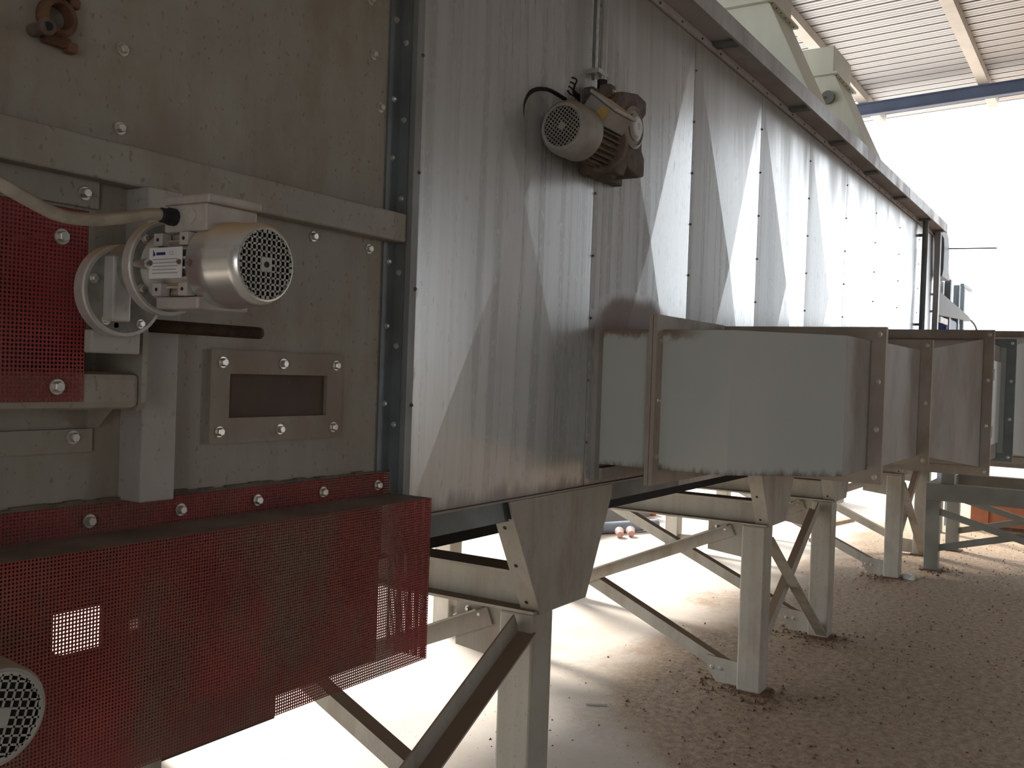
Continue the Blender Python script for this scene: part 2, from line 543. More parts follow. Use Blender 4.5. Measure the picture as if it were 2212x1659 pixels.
# ================================================================== THE SETTING
b = B()
b.box(-40, 160, -60, 120, -0.2, 0.0)
part(b, 'floor', floor_m, kind='structure')

def roof_z(y):
    return 5.0 + 0.043 * (2.95 - y)

# corrugated roof: ribs run along Y
prof = []
x = -4.0
while x < 13.0:
    prof += [(x, 0.0), (x + 0.050, 0.0), (x + 0.056, 0.006), (x + 0.062, 0.0), (x + 0.105, 0.0), (x + 0.111, 0.006), (x + 0.117, 0.0),
             (x + 0.160, 0.0), (x + 0.164, 0.05), (x + 0.191, 0.05), (x + 0.195, 0.0)]
    x += 0.195
b = B()
n = len(prof)
for (y, th) in ((-4.6, 0), (7.0, 0)):
    for (px, pz) in prof:
        b.v.append((px, y, roof_z(y) + pz))
for i in range(n - 1):
    b.f.append((i, i + 1, n + i + 1, n + i))
ceiling = part(b, 'ceiling', roof_m, kind='structure', recalc=False)
md = ceiling.modifiers.new('thickness', 'SOLIDIFY')
md.thickness = 0.004
md.offset = 1

def purlin(y, label):
    z = roof_z(y)
    b = B()
    b.box(-4, 13.0, y - 0.035, y + 0.035, z - 0.09, z - 0.002)
    b.box(-4, 13.0, y - 0.035, y + 0.075, z - 0.096, z - 0.09)
    return part(b, 'roof_purlin', purlin_m, None, label, 'purlin', 'roof purlins')
purlin(1.42, 'pale steel purlin under the corrugated roof, right of the hoods')
purlin(2.72, 'pale steel purlin under the corrugated roof, mostly hidden by the hoods')
b = B()
y0, y1 = -4.6, 7.0
for z0, z1, w in ((-0.245, -0.235, 0.05), (-0.235, -0.11, 0.006), (-0.11, -0.1, 0.05)):
    b.add([(12.0 + sx * w, yy, roof_z(yy) + zz) for yy in (y0, y1) for sx, zz in ((-1, z0), (1, z0), (1, z1), (-1, z1))],
          [(0, 1, 2, 3), (7, 6, 5, 4), (0, 4, 5, 1), (1, 5, 6, 2), (2, 6, 7, 3), (3, 7, 4, 0)])
part(b, 'roof_beam', roof_steel, None, 'dark blue-grey steel beam crossing below the roof eave', 'beam')

# building walls that stand behind and beside the camera
b = B()
b.box(-4.2, 5.8, -4.6, -4.4, 0, 5.4)
b.box(5.8, 7.5, -4.6, -4.4, 2.9, 5.4)
b.box(5.8, 7.5, -4.6, -4.4, 0, 0.4)
b.box(7.5, 13.0, -4.6, -4.4, 0, 5.4)
part(b, 'wall_right', block_m, kind='structure')
b = B()
b.box(-4.2, -4.0, -4.4, -3.6, 0, 5.2)
b.box(-4.2, -4.0, -3.6, -1.2, 2.6, 5.2)
b.box(-4.2, -4.0, -1.2, 7.0, 0, 5.2)
part(b, 'wall_back', block_m, kind='structure')
b = B()
b.box(12.9, 13.1, -4.4, -1.7, 0, 5.2)
part(b, 'wall_end', block_m, kind='structure')

# ================================================================== DRIVE END CASING (cream, left)
cas = thing('drive_end_casing', 'cream painted steel casing with rust stains, bolted beside the galvanised tunnel', 'machine casing', (1.0, 1.6, 0.9))
YP = 1.485
b = B()
b.box(0.2, 1.775, YP, YP + 0.006, 1.2465, 2.75)
part(b, 'side_panel', cream, cas)
b = B()
for (x0, x1, z0, z1) in ((0.2, 0.912, 0.835, 1.246), (0.912, 1.0, 0.835, 1.062), (0.912, 1.0, 1.132, 1.246), (1.0, 1.055, 0.835, 1.246),
                         (1.055, 1.075, 0.835, 1.075), (1.055, 1.075, 1.095, 1.246), (1.075, 1.16, 0.835, 1.246)):
    b.box(x0, x1, 1.436, 1.442, z0, z1)
for (x0, x1, z0, z1) in ((1.15, 1.45, 0.80, 1.25), (1.45, 1.775, 0.846, 1.25)):
    b.box(x0, x1, YP, YP + 0.006, z0, z1)
b.box(1.150, 1.156, 1.442, YP, 0.835, 1.240)
b.box(0.2, 1.16, 1.442, YP + 0.006, 1.240, 1.246)
part(b, 'lower_panel', guard_dark, cas)
b = B()
b.box(0.2, 1.79, 1.6, 3.4, 1.3, 2.75)
part(b, 'inner_body', liner, cas)
b = B()
b.box(0.2, 1.788, 1.446, YP, 1.846, 1.914)
part(b, 'stiffener_beam', cream, cas, bevel=0.004)
b = B()
b.box(1.057, 1.128, 1.422, YP, 1.300, 1.846)
part(b, 'stiffener_post', post_m, cas, bevel=0.003)
# mounting plates with bolts
for (z0, z1, bz, bx) in ((1.800, 1.852, 1.823, 0.972), (1.388, 1.428, 1.414, 0.963)):
    b = B()
    b.box(0.2, 1.0, YP - 0.008, YP, z0, z1)
    p = part(b, 'mounting_plate', cream, cas, bevel=0.001)
    bolt(p, (bx, YP - 0.008, bz))
# dark slot of the take-up behind the small mesh guard
b = B()
b.box(0.2, 0.985, YP - 0.003, YP - 0.0005, 1.525, 1.795)
part(b, 'take_up_slot', liner, cas, 'dark open slot behind the red mesh')
# inspection hatch
b = B()
b.box(1.244, 1.291, 1.472, YP, 1.39, 1.5725)
b.box(1.563, 1.611, 1.472, YP, 1.39, 1.5725)
b.box(1.291, 1.563, 1.472, YP, 1.39, 1.4395)
b.box(1.291, 1.563, 1.472, YP, 1.526, 1.5725)
h = part(b, 'inspection_hatch', hatch_m, cas)
b = B()
b.box(1.288, 1.566, 1.4815, 1.4835, 1.436, 1.529)
part(b, 'hatch_window', glass_m, h, 'dusty dark window pane')
for (x, z) in ((1.271, 1.548), (1.430, 1.549), (1.588, 1.549), (1.267, 1.413), (1.426, 1.413), (1.585, 1.413)):
    bolt(h, (x, 1.472, z), s=0.95)
# loose panel bolts
for (x, z) in ((1.041, 2.085), (1.040, 1.948), (1.694, 2.269), (1.725, 2.155), (1.700, 1.822), (1.519, 1.826), (1.68, 2.39)):
    bolt(cas, (x, YP, z), s=0.95)
# joint angle between casing and tunnel
b = B()
b.box(1.748, 1.795, 1.4795, 1.4845, 1.30, 2.75)
b.box(1.790, 1.795, 1.452, 1.4795, 1.25, 2.75)
ja = part(b, 'joint_angle', steel_dk, cas, 'dark blue-grey bolted joint angle')
for z in (2.371, 2.184, 2.046, 1.80, 1.647, 1.463):
    bolt(ja, (1.766, 1.4795, z), me=BOLT_S)
for z in (2.322, 2.139, 1.952, 1.776, 1.601, 1.413):
    bolt(ja, (1.790, 1.466, z), (-1, 0, 0), me=BOLT_S)

# take-up unit
tk = thing('take_up_unit', 'cream take-up channel with threaded rod below the silver gearmotor', 'take-up unit', (0.95, 1.4, 1.46))
b = B()
b.box(0.2, 1.000, 1.352, YP - 0.008, 1.467, 1.526)
part(b, 'channel', cream, tk, bevel=0.012)
b = B()
b.prism([(1.000, 1.350, 1.478), (1.000, 1.350, 1.60), (1.000, YP - 0.01, 1.60), (1.000, YP - 0.01, 1.464), (1.000, 1.364, 1.464)], (0.010, 0, 0))
part(b, 'end_plate', cream, tk)
b = B()
b.box(0.886, 0.972, 1.318, 1.338, 1.556, 1.592)
part(b, 'slide_block', post_m, tk, bevel=0.003)
b = B()
prof = []
a = 0.0
while a < 0.275:
    prof += [(0.0080, a), (0.0116, a + 0.0022)]
    a += 0.0044
prof += [(0.0112, a), (0.0112, a + 0.004), (0.007, a + 0.008)]
b.lathe((1.012, 1.395, 1.606), (1, 0, 0), prof, 16)
part(b, 'threaded_rod', shaft_m, tk, 'dark rusty threaded rod', smooth=False)
b = B()
b.prism([(0.985, 1.43, 1.464), (0.985, 1.47, 1.464), (0.985, 1.47, 1.43)], (0.02, 0, 0))
part(b, 'rib', cream, tk)

# ------------------------------------------------------------------ left gearmotor
gm = thing('gearmotor', 'silver gearmotor with square-hole fan grille standing out from the cream casing', 'motor', (0.927, 1.2, 1.58))
MX, MZ = 0.927, 1.684
DX, DZ = 0.924, 1.652
ax = (0, -1, 0)
b = B()
b.lathe((DX, 1.318, DZ), ax, [(0.069, 0), (0.071, 0.002), (0.071, 0.022), (0.069, 0.0245), (0.058, 0.0245)], 48)
of = part(b, 'output_flange', alu, gm, smooth=True)
b = B()
b.lathe((DX, 1.2936, DZ), ax, [(0.064, 0), (0.064, 0.0012)], 48)
part(b, 'flange_face', alu_dk, of)
for k, th in enumerate((20, 95, 165, 235, 300)):
    if k in (1, 3):
        bb = B()
        c = Vector((DX + 0.055 * math.cos(math.radians(th + 20)), 1.2932, DZ + 0.055 * math.sin(math.radians(th + 20))))
        bb.cyl(c, c + Vector((0, -0.0008, 0)), 0.0042, seg=14)
        part(bb, 'bolt_hole', black, of)
    bolt(of, (DX + 0.056 * math.cos(math.radians(th)), 1.2935, DZ + 0.056 * math.sin(math.radians(th))), me=BOLT_S, s=1.1)
b = B()
b.lathe((DX + 0.03, 1.40, DZ), ax, [(0.026, 0), (0.026, 0.085)], 24)
part(b, 'gear_housing', dusty_iron, gm, smooth=True)
b = B()
b.lathe((MX, 1.294, MZ), ax, [(0.040, 0), (0.036, 0.03), (0.036, 0.085), (0.040, 0.10)], 32)
part(b, 'gear_neck', alu_dk, gm, smooth=True)
b = B()
b.box(0.886, 0.917, 1.268, 1.294, 1.604, 1.702)
part(b, 'rib_block', alu, gm, 'pale dusty rectangular rib', bevel=0.003)
b = B()
b.lathe((MX, 1.212, MZ), ax, [(0.068, 0), (0.070, 0.002), (0.070, 0.017), (0.068, 0.019), (0.054, 0.019)], 48)
mf = part(b, 'motor_flange', alu, gm, smooth=True)
b = B()
b.lathe((MX, 1.1932, MZ), ax, [(0.064, 0), (0.064, 0.0012)], 48)
part(b, 'flange_face', alu_dk, mf)
for th in (50, 140, 215, 318):
    bolt(mf, (MX + 0.060 * math.cos(math.radians(th)), 1.193, MZ + 0.060 * math.sin(math.radians(th))), me=BOLT_S, s=1.05)
# body: core, fins, feet pads
b = B()
b.lathe((MX, 1.195, MZ), ax, [(0.053, 0), (0.050, 0.012), (0.044, 0.016), (0.044, 0.118)], 32)
part(b, 'motor_body', alu, gm, smooth=True)
for k in range(24):
    th = 2 * math.pi * (k + 0.5) / 24
    u = Vector((math.cos(th), 0, math.sin(th)))
    if abs(u.z) > 0.93 and u.z > 0:
        continue
    b = B()
    b.obox(Vector((MX, 1.127, MZ)) + u * 0.0475, (0, 1, 0), u, (-u.z, 0, u.x), 0.046, 0.006, 0.0017)
    part(b, 'cooling_fin', alu, gm)
for sz in (0.034, -0.036):
    for yy in (1.155, 1.100):
        for sx in (-1, 1):
            b = B()
            b.box(MX + sx * 0.044 - 0.008, MX + sx * 0.044 + 0.008, yy - 0.009, yy + 0.009, MZ + sz - 0.009, MZ + sz + 0.009)
            pd = part(b, 'mounting_pad', alu, gm, bevel=0.001)
        bb = B()
        bb.cyl((MX - 0.0518, yy, MZ + sz), (MX - 0.0526, yy, MZ + sz), 0.0026, seg=10)
        part(bb, 'pad_hole', black, gm)
b = B()
b.box(MX - 0.045, MX + 0.045, 1.075, 1.165, MZ - 0.063, MZ - 0.046)
part(b, 'foot_rail', alu, gm, bevel=0.003)
# name plate on the -X side
npx = MX - 0.0555
b = B()
b.box(npx, npx + 0.0015, 1.098, 1.168, MZ - 0.021, MZ + 0.022)
npl = part(b, 'name_plate', white_m, gm, 'white name plate with blue mark')
b = B()
b.prism([(npx - 0.0004, 1.159, MZ + 0.019), (npx - 0.0004, 1.154, MZ + 0.012), (npx - 0.0004, 1.159, MZ + 0.010)], (0.0004, 0, 0))
b.box(npx - 0.0004, npx, 1.133, 1.152, MZ + 0.0115, MZ + 0.0155)
part(b, 'blue_mark', blue_m, npl)
def text_mesh(body, size, name, m, parent, origin, right, up):
    cu = bpy.data.curves.new(name, 'FONT')
    cu.body = body
    cu.size = size
    to = bpy.data.objects.new(name, cu)
    C.objects.link(to)
    bpy.context.view_layer.update()
    me = bpy.data.meshes.new_from_object(to.evaluated_get(bpy.context.evaluated_depsgraph_get()))
    bpy.data.objects.remove(to)
    r, u = Vector(right).normalized(), Vector(up).normalized()
    nn = r.cross(u)
    M = Matrix(((r.x, u.x, nn.x, 0), (r.y, u.y, nn.y, 0), (r.z, u.z, nn.z, 0), (0, 0, 0, 1)))
    me.transform(M)
    me.materials.clear()
    me.materials.append(m)
    o = bpy.data.objects.new(name, me)
    C.objects.link(o)
    o.parent = parent
    o.location = Vector(origin) - ORG[parent]
    return o
text_mesh('CE', 0.008, 'conformity_mark', ink_m, npl, (npx - 0.0006, 1.124, MZ + 0.011), (0, -1, 0), (0, 0, 1))
for k in range(5):
    b = B()
    b.box(npx - 0.0004, npx, 1.106 + 0.004 * (k % 2), 1.160, MZ + 0.005 - k * 0.0048, MZ + 0.0062 - k * 0.0048)
    part(b, 'text_line', ink_m, npl)
for yy in (1.164, 1.103):
    bolt(npl, (npx, yy, MZ + 0.001), (-1, 0, 0), me=SCREW, name='rivet', s=0.8)
b = B()
b.cyl((MX - 0.058, 1.195, MZ), (MX - 0.058, 1.172, MZ), 0.006, seg=12)
b.cyl((MX - 0.058, 1.176, MZ), (MX - 0.058, 1.166, MZ), 0.0075, seg=6)
part(b, 'tie_bolt', zinc, gm)
# fan cover
b = B()
b.lathe((MX, 1.088, MZ), ax, [(0.0562, 0), (0.0588, 0.001), (0.0596, 0.020), (0.0605, 0.023), (0.0605, 0.040), (0.0585, 0.045), (0.0575, 0.083), (0.055, 0.091), (0.0505, 0.0955), (0.0465, 0.096)], 48, True, False)
fc = part(b, 'fan_cover', alu_sm, gm, smooth=True)
b = B()
b.lathe((MX, 1.0005, MZ), ax, [(0.0, 0), (0.047, 0.0)], 32, False, False)
part(b, 'fan_disc', black, fc)
b = grille(B(), (MX, 0.9918, MZ), ax, (0, 0, 1), 0.0485, 0.0455, 0.0088, 0.0027, 0.0014)
gr = part(b, 'fan_grille', grille_m, gm)
b = B()
b.cyl((MX, 0.9915, MZ), (MX, 0.9905, MZ), 0.0042, seg=16)
part(b, 'centre_hole', black, gr)
bolt(fc, (MX - 0.0588, 1.075, MZ - 0.002), (-1, 0, 0), me=SCREW, name='screw')
# terminal box
b = B()
b.box(MX - 0.046, MX + 0.044, 1.060, 1.150, 1.728, 1.766)
tb = part(b, 'terminal_box', alu, gm, bevel=0.003)
b = B()
b.box(MX - 0.048, MX + 0.048, 1.054, 1.154, 1.766, 1.779)
part(b, 'terminal_lid', alu, tb, bevel=0.004)
b = B()
b.lathe((MX - 0.0465, 1.092, 1.749), (-1, 0, 0), [(0.010, 0), (0.010, 0.0012), (0.0075, 0.0012), (0.0075, 0.0004)], 20)
part(b, 'knock_out', alu, tb, smooth=True)
b = B()
b.lathe((MX - 0.046, 1.128, 1.749), (-1, 0, 0), [(0.0125, 0), (0.0125, 0.010), (0.0105, 0.0102), (0.0105, 0.022), (0.009, 0.024)], 12)
part(b, 'cable_gland', black, tb, 'dark cable gland', smooth=True)

# cable
b = B()
b.tube([(0.872, 1.128, 1.749), (0.845, 1.13, 1.748), (0.804, 1.13, 1.737), (0.756, 1.13, 1.727), (0.711, 1.13, 1.7255), (0.669, 1.13, 1.738), (0.634, 1.13, 1.751), (0.59, 1.13, 1.765), (0.54, 1.13, 1.78)], 0.0085, 12)
part(b, 'flexible_conduit', cable_m, None, 'dusty pale flexible conduit drooping into the silver gearmotor terminal box', 'cable', smooth=True)

# ------------------------------------------------------------------ small red mesh guard
sg = thing('mesh_guard', 'small flat red perforated guard on the casing at the left edge', 'guard', (0.75, 1.349, 1.48))
P = 0.0062
nu, nv = 65, 47
b = perf((0.896 - nu * P, 1.3495, 1.480), (1, 0, 0), (0, 0, 1), nu, nv, P, P * 0.38, -0.0015)
part(b, 'perforated_sheet', red_b, sg, recalc=False)
for (x, z) in ((0.852, 1.728), (0.851, 1.503)):
    bolt(sg, (x, 1.3485, z))
for z in (1.728, 1.503):
    b = B()
    b.cyl((0.852, 1.351, z), (0.852, YP - 0.008 if z > 1.6 else 1.352, z), 0.006, seg=10)
    part(b, 'stand_off', zinc, sg)

# ------------------------------------------------------------------ large red mesh guard
lg = thing('mesh_guard', 'long red perforated box guard along the bottom of the cream casing', 'guard', (1.2, 1.42, 0.87))
P = 0.0059
YG, XR = 1.355, 1.802
nu = 212
nv = 64
b = perf((XR - nu * P, YG, 1.247 - nv * P), (1, 0, 0), (0, 0, 1), nu, nv, P, P * 0.33, -0.0014)
part(b, 'front_sheet', red_m, lg, recalc=False)
b = perf((XR - nu * P, YG, 1.247), (1, 0, 0), (0, 1, 0), nu, 21, P, P * 0.20, -0.0014)
part(b, 'top_sheet', dusty_top, lg, 'dust covered top sheet', recalc=False)
b = perf((XR - nu * P, 1.4775, 1.247), (1, 0, 0), (0, 0, 1), nu, 9, P, P * 0.31, -0.0014)
fl = part(b, 'flange_sheet', red_m, lg, recalc=False)
b = perf((XR - 0.0005, YG, 1.247 - nv * P), (0, 1, 0), (0, 0, 1), 21, nv, P, P * 0.33, 0.0014)
part(b, 'end_sheet', red_m, lg, recalc=False)
for x in (0.81, 0.998, 1.186, 1.375, 1.565, 1.749):
    bolt(fl, (x, 1.4765, 1.27))
# dust ridge lying along the flange top
b = B()
for i in range(40):
    x0, x1 = 0.55 + i * 0.031, 0.55 + (i + 1) * 0.031
    h0 = 0.004 + 0.006 * random.random()
    b.box(x0, x1, 1.476, 1.4845, 1.298, 1.298 + h0)
part(b, 'dust_ridge', dusty_iron, lg)

# chain drive inside the guard
cd = thing('chain_drive', 'chain drive with two sprockets seen through the long red guard', 'chain drive', (1.3, 1.43, 0.95))
def sprocket(cx, cz, R, nt_):
    b = B()
    pts = []
    for k in range(nt_ * 2):
        th = math.pi * k / nt_
        r = R if k % 2 else R * 0.9
        pts.append((cx + r * math.cos(th), 1.425, cz + r * math.sin(th)))
    b.prism(pts, (0, 0.012, 0))
    b.cyl((cx, 1.41, cz), (cx, YP, cz), R * 0.35, seg=18)
    return part(b, 'sprocket', rust, cd)
sprocket(1.30, 1.06, 0.115, 30)
sprocket(1.62, 1.10, 0.075, 20)
for (a0, a1) in (((1.30, 1.175), (1.62, 1.175)), ((1.30, 0.945), (1.62, 1.025))):
    b = B()
    nlink = 26
    for k in range(nlink):
        t = (k + 0.5) / nlink
        x = a0[0] + (a1[0] - a0[0]) * t
        z = a0[1] + (a1[1] - a0[1]) * t
        b.box(x - 0.0052, x + 0.0052, 1.422, 1.440, z - 0.006, z + 0.006)
    part(b, 'chain_strand', rust, cd)

# lower left motor
m2 = thing('gearmotor', 'dusty grey motor fan cover in front of the red guard at the lower left corner', 'motor', (0.626, 1.2, 1.05))
QX, QZ = 0.634, 1.122
b = B()
b.lathe((QX, 1.20, QZ), ax, [(0.060, 0), (0.063, 0.004), (0.063, 0.06), (0.0605, 0.095), (0.057, 0.1), (0.053, 0.1005)], 48, True, False)
fc2 = part(b, 'fan_cover', motor_grey, m2, smooth=True)
b = grille(B(), (QX, 1.0985, QZ), ax, (0.26, 0, 0.966), 0.0535, 0.0485, 0.0105, 0.0026, 0.0014)
part(b, 'fan_grille', grille_m, m2)
b = B()
b.lathe((QX, 1.105, QZ), ax, [(0.0, 0), (0.052, 0.0)], 32, False, False)
part(b, 'fan_disc', black, fc2)
b = B()
b.lathe((QX, 1.34, QZ), ax, [(0.05, 0), (0.05, 0.14)], 24)
part(b, 'motor_body', motor_grey, m2, smooth=True)

# pipe fitting / bearing ring at the top left
pf = thing('pipe_clamp', 'rusty ring clamp with pipe stub on the cream panel, top left corner', 'pipe clamp', (0.90, 1.46, 2.03))
b = B()
b.lathe((0.912, 1.484, 2.095), (0, -1, 0), [(0.019, 0), (0.030, 0), (0.032, 0.004), (0.032, 0.018), (0.028, 0.024), (0.021, 0.024), (0.019, 0.018), (0.019, 0)], 28, False, False)
part(b, 'ring', rust, pf, smooth=True)
b = B()
b.cyl((0.878, 1.484, 2.066), (0.872, 1.435, 2.062), 0.0105, seg=16)
b.cyl((0.873, 1.440, 2.0625), (0.8715, 1.430, 2.0615), 0.013, seg=16)
ps = part(b, 'pipe_stub', dusty_iron, pf, smooth=True)
b = B()
b.cyl((0.8716, 1.4302, 2.0616), (0.8714, 1.4295, 2.0615), 0.007, seg=14)
part(b, 'stub_opening', black, ps)
for (x0, x1, y0, z0, z1) in ((0.890, 0.936, 1.468, 2.050, 2.068), (0.928, 0.946, 1.464, 2.045, 2.062), (0.930, 0.948, 1.464, 2.118, 2.134)):
    b = B()
    b.box(x0, x1, y0, 1.484, z0, z1)
    part(b, 'clamp_ear', rust, pf, bevel=0.003)
b = B()
b.cyl((0.905, 1.46, 2.125), (0.905, 1.46, 2.19), 0.013, seg=14)
part(b, 'black_plug', black, pf, smooth=True)

# ================================================================== GALVANISED TUNNEL
tun = thing('dryer_tunnel', 'long galvanised steel tunnel with cross-creased side panels on steel legs', 'tunnel', (5.6, 2.4, 1.02))
YW = 1.45
ZB, ZT = 1.19, 2.868
seams = [1.832, 2.735, 3.54, 4.36, 5.18, 6.0, 6.82, 7.64, 8.46, 9.30]
DEP = 0.021
for i in range(len(seams) - 1):
    x0, x1 = seams[i] + 0.002, seams[i + 1] - 0.002
    xc, zc = (x0 + x1) / 2, (ZB + ZT) / 2
    b = B()
    b.add([(x0, YW, ZB), (x1, YW, ZB), (x1, YW, ZT), (x0, YW, ZT), (xc, YW - DEP, zc),
           (x0, YW + 0.02, ZB), (x1, YW + 0.02, ZB), (x1, YW + 0.02, ZT), (x0, YW + 0.02, ZT)],
          [(0, 1, 4), (1, 2, 4), (2, 3, 4), (3, 0, 4), (0, 5, 6, 1), (1, 6, 7, 2), (2, 7, 8, 3), (3, 8, 5, 0)])
    p = part(b, 'side_panel', galv, tun)
    if i > 0:
        for k in range(8):
            bolt(p, (x0 + 0.006, YW, ZB + 0.12 + k * 0.2 + 0.02 * (i % 3)), me=SCREW, name='screw')
# folded corner strip at the start
b = B()
b.box(1.796, 1.808, 1.437, 1.50, 1.10, 2.9)
b.box(1.808, 1.816, 1.441, 1.50, 1.10, 2.9)
b.box(1.816, 1.831, 1.4445, 1.50, 1.10, 2.9)
cs = part(b, 'corner_fold', fold_m, tun)
for z in (2.30, 2.02, 1.74, 1.46):
    bolt(cs, (1.826, 1.4445, z), me=SCREW, name='screw')
# lower lip and band
b = B()
b.box(1.832, 9.3, 1.438, 1.47, 1.184, 1.1895)
part(b, 'bottom_lip', duct_rust, tun)
for (x0, x1) in ((1.81, 3.54), (3.54, 5.18), (5.18, 7.64), (7.64, 9.3)):
    b = B()
    b.box(x0, x1 - 0.003, 1.456, 1.47, 1.124, 1.184)
    part(b, 'lower_band', steel_dk if x0 < 3 else galv_p, tun)
b = B()
b.box(1.81, 9.3, 1.70, 3.2, 1.02, 1.12)
part(b, 'return_belt', black, tun, 'black return belt under the tunnel')
b = B()
b.box(1.80, 9.3, 1.475, 3.45, 1.125, 2.95)
part(b, 'inner_body', liner, tun)
b = B()
b.box(1.80, 9.32, 3.45, 3.47, 1.12, 2.95)
part(b, 'rear_panel', galv_p, tun)
b = B()
b.box(1.80, 9.32, 1.40, 3.48, 2.95, 2.962)
part(b, 'top_sheet', galv_p, tun)
b = B()
b.box(1.832, 9.3, 1.446, 1.474, 2.870, 2.907)
b.box(1.832, 9.3, 1.436, 1.446, 2.868, 2.873)
part(b, 'top_rail', ledge_m, tun)
for k in range(36):
    bolt(tun, (1.95 + k * 0.205, 1.446, 2.887), me=SCREW, name='screw')
# ledge (cable channel) along the top
led = thing('cable_ledge', 'long grey sheet metal ledge jutting from the top of the galvanised tunnel', 'ledge', (5.5, 1.39, 2.89))
b = B()
b.box(1.4, 9.14, 1.345, 1.446, 2.908, 2.912)
part(b, 'ledge_floor', ledge_m, led)
b = B()
b.box(1.4, 9.14, 1.340, 1.345, 2.896, 2.972)
b.box(1.4, 9.14, 1.345, 1.352, 2.896, 2.900)
part(b, 'fascia', galv_p, led)
for x in (2.70, 3.73, 4.78, 5.55, 6.42, 7.37, 8.40, 9.05):
    b = B()
    b.box(x - 0.03, x + 0.03, 1.353, 1.446, 2.894, 2.908)
    part(b, 'ledge_bracket', steel_dk, led)

# ------------------------------------------------------------------ worm gearmotor on the tunnel wall
wm = thing('worm_gearmotor', 'dirty brown worm gearmotor hung on the galvanised tunnel wall', 'motor', (2.65, 1.38, 2.15))
WX, WY, WZ = 2.345, 1.352, 2.243
ax = (-1, 0, 0)
b = B()
b.lathe((WX + 0.105, WY, WZ), ax, [(0.075, 0), (0.0785, 0.002), (0.0785, 0.075), (0.074, 0.095), (0.066, 0.104), (0.058, 0.105)], 48, True, False)
fc3 = part(b, 'fan_cover', motor_grey, wm, smooth=True)
b = grille(B(), (WX - 0.001, WY, WZ), ax, (0, -0.62, 0.78), 0.060, 0.056, 0.0095, 0.0030, 0.0014)
part(b, 'fan_grille', motor_grey, wm)
b = B()
b.lathe((WX + 0.008, WY, WZ), ax, [(0.0, 0), (0.058, 0.0)], 32, False, False)
part(b, 'fan_disc', black, fc3)
b = B()
b.lathe((WX + 0.245, WY, WZ), ax, [(0.058, 0), (0.058, 0.14)], 32)
part(b, 'motor_body', dusty_iron, wm, smooth=True)
for k in range(26):
    th = 2 * math.pi * (k + 0.5) / 26
    u = Vector((0, math.cos(th), math.sin(th)))
    if u.z > 0.75:
        continue
    b = B()
    b.obox(Vector((WX + 0.168, WY, WZ)) + u * 0.064, (1, 0, 0), u, (0, -u.z, u.y), 0.062, 0.009, 0.0022)
    part(b, 'cooling_fin', dusty_iron, wm)
b = B()
b.lathe((WX + 0.262, WY, WZ), ax, [(0.080, 0), (0.082, 0.003), (0.082, 0.022), (0.076, 0.026), (0.05, 0.028)], 32)
part(b, 'motor_flange', dusty_iron, wm, smooth=True)
GX = 2.735
b = B()
pts = [(2.60, 2.20), (2.63, 2.165), (2.69, 2.165), (2.71, 2.20), (2.79, 2.178), (2.835, 2.190), (2.835, 2.245), (2.812, 2.27), (2.812, 2.37), (2.835, 2.39), (2.835, 2.43), (2.77, 2.440), (2.66, 2.42), (2.62, 2.38)]
b.prism([(x, 1.322, z) for x, z in pts], (0, 0.12, 0))
gb = part(b, 'gear_housing', dusty_iron, wm, bevel=0.006)
b = B()
b.lathe((GX, 1.322, 2.325), (0, -1, 0), [(0.066, -0.01), (0.066, 0.006), (0.056, 0.012), (0.056, 0.006), (0.043, 0.006), (0.043, 0.012), (0.037, 0.015)], 36)
part(b, 'bearing_cover', motor_grey, gb, smooth=True)
b = B()
b.lathe((GX, 1.308, 2.325), (0, -1, 0), [(0.033, 0), (0.033, 0.005), (0.029, 0.008), (0.011, 0.008), (0.011, 0.003)], 32)
part(b, 'shaft_cap', white_m, gb, 'bright round shaft cap', smooth=True)
for (x, z) in ((2.835, 2.408), (2.835, 2.215), (2.665, 2.178), (2.64, 2.415)):
    b = B()
    b.box(x - 0.021, x + 0.021, 1.345, 1.385, z - 0.022, z + 0.022)
    lug = part(b, 'mounting_lug', dusty_iron, wm, bevel=0.006)
    bolt(lug, (x, 1.345, z), me=BOLT_S)
for (x0, x1, z0, z1) in ((2.63, 2.86, 2.17, 2.22), (2.63, 2.86, 2.39, 2.44)):
    b = B()
    b.box(x0, x1, 1.41, 1.444, z0, z1)
    part(b, 'base_foot', dusty_iron, wm, bevel=0.005)
# terminal box leaning on the motor top, lid half open
tdir = Vector((0, -0.62, 0.78)).normalized()
sdirv = Vector((0, 0.78, 0.62)).normalized()
tc = Vector((WX + 0.172, WY, WZ)) + tdir * 0.084
b = B()
b.obox(tc, (1, 0, 0), sdirv, tdir, 0.062, 0.048, 0.026)
tb = part(b, 'terminal_box', motor_grey, wm, bevel=0.004)
b = B()
b.obox(tc + tdir * 0.032, (1, 0, 0.0), sdirv, tdir, 0.070, 0.054, 0.005)
part(b, 'terminal_lid', alu, tb, bevel=0.003)
b = B()
b.obox(tc + Vector((-0.0625, 0, 0)) - sdirv * 0.02, (1, 0, 0), sdirv, tdir, 0.0012, 0.016, 0.02)
part(b, 'yellow_tape', yellow_m, tb, 'yellowish tape')
for k in range(4):
    b = B()
    s0 = Vector((WX + 0.135, WY + 0.02, WZ + 0.105 + 0.006 * k))
    b.tube([s0, s0 + Vector((-0.03, 0.005, 0.01)), s0 + Vector((-0.055, 0.0 - 0.006 * k, 0.006 + 0.007 * k)), s0 + Vector((-0.075, -0.004 * k, 0.012 + 0.006 * k))], 0.0026, 6)
    part(b, 'lead_wire', black, tb, smooth=True)
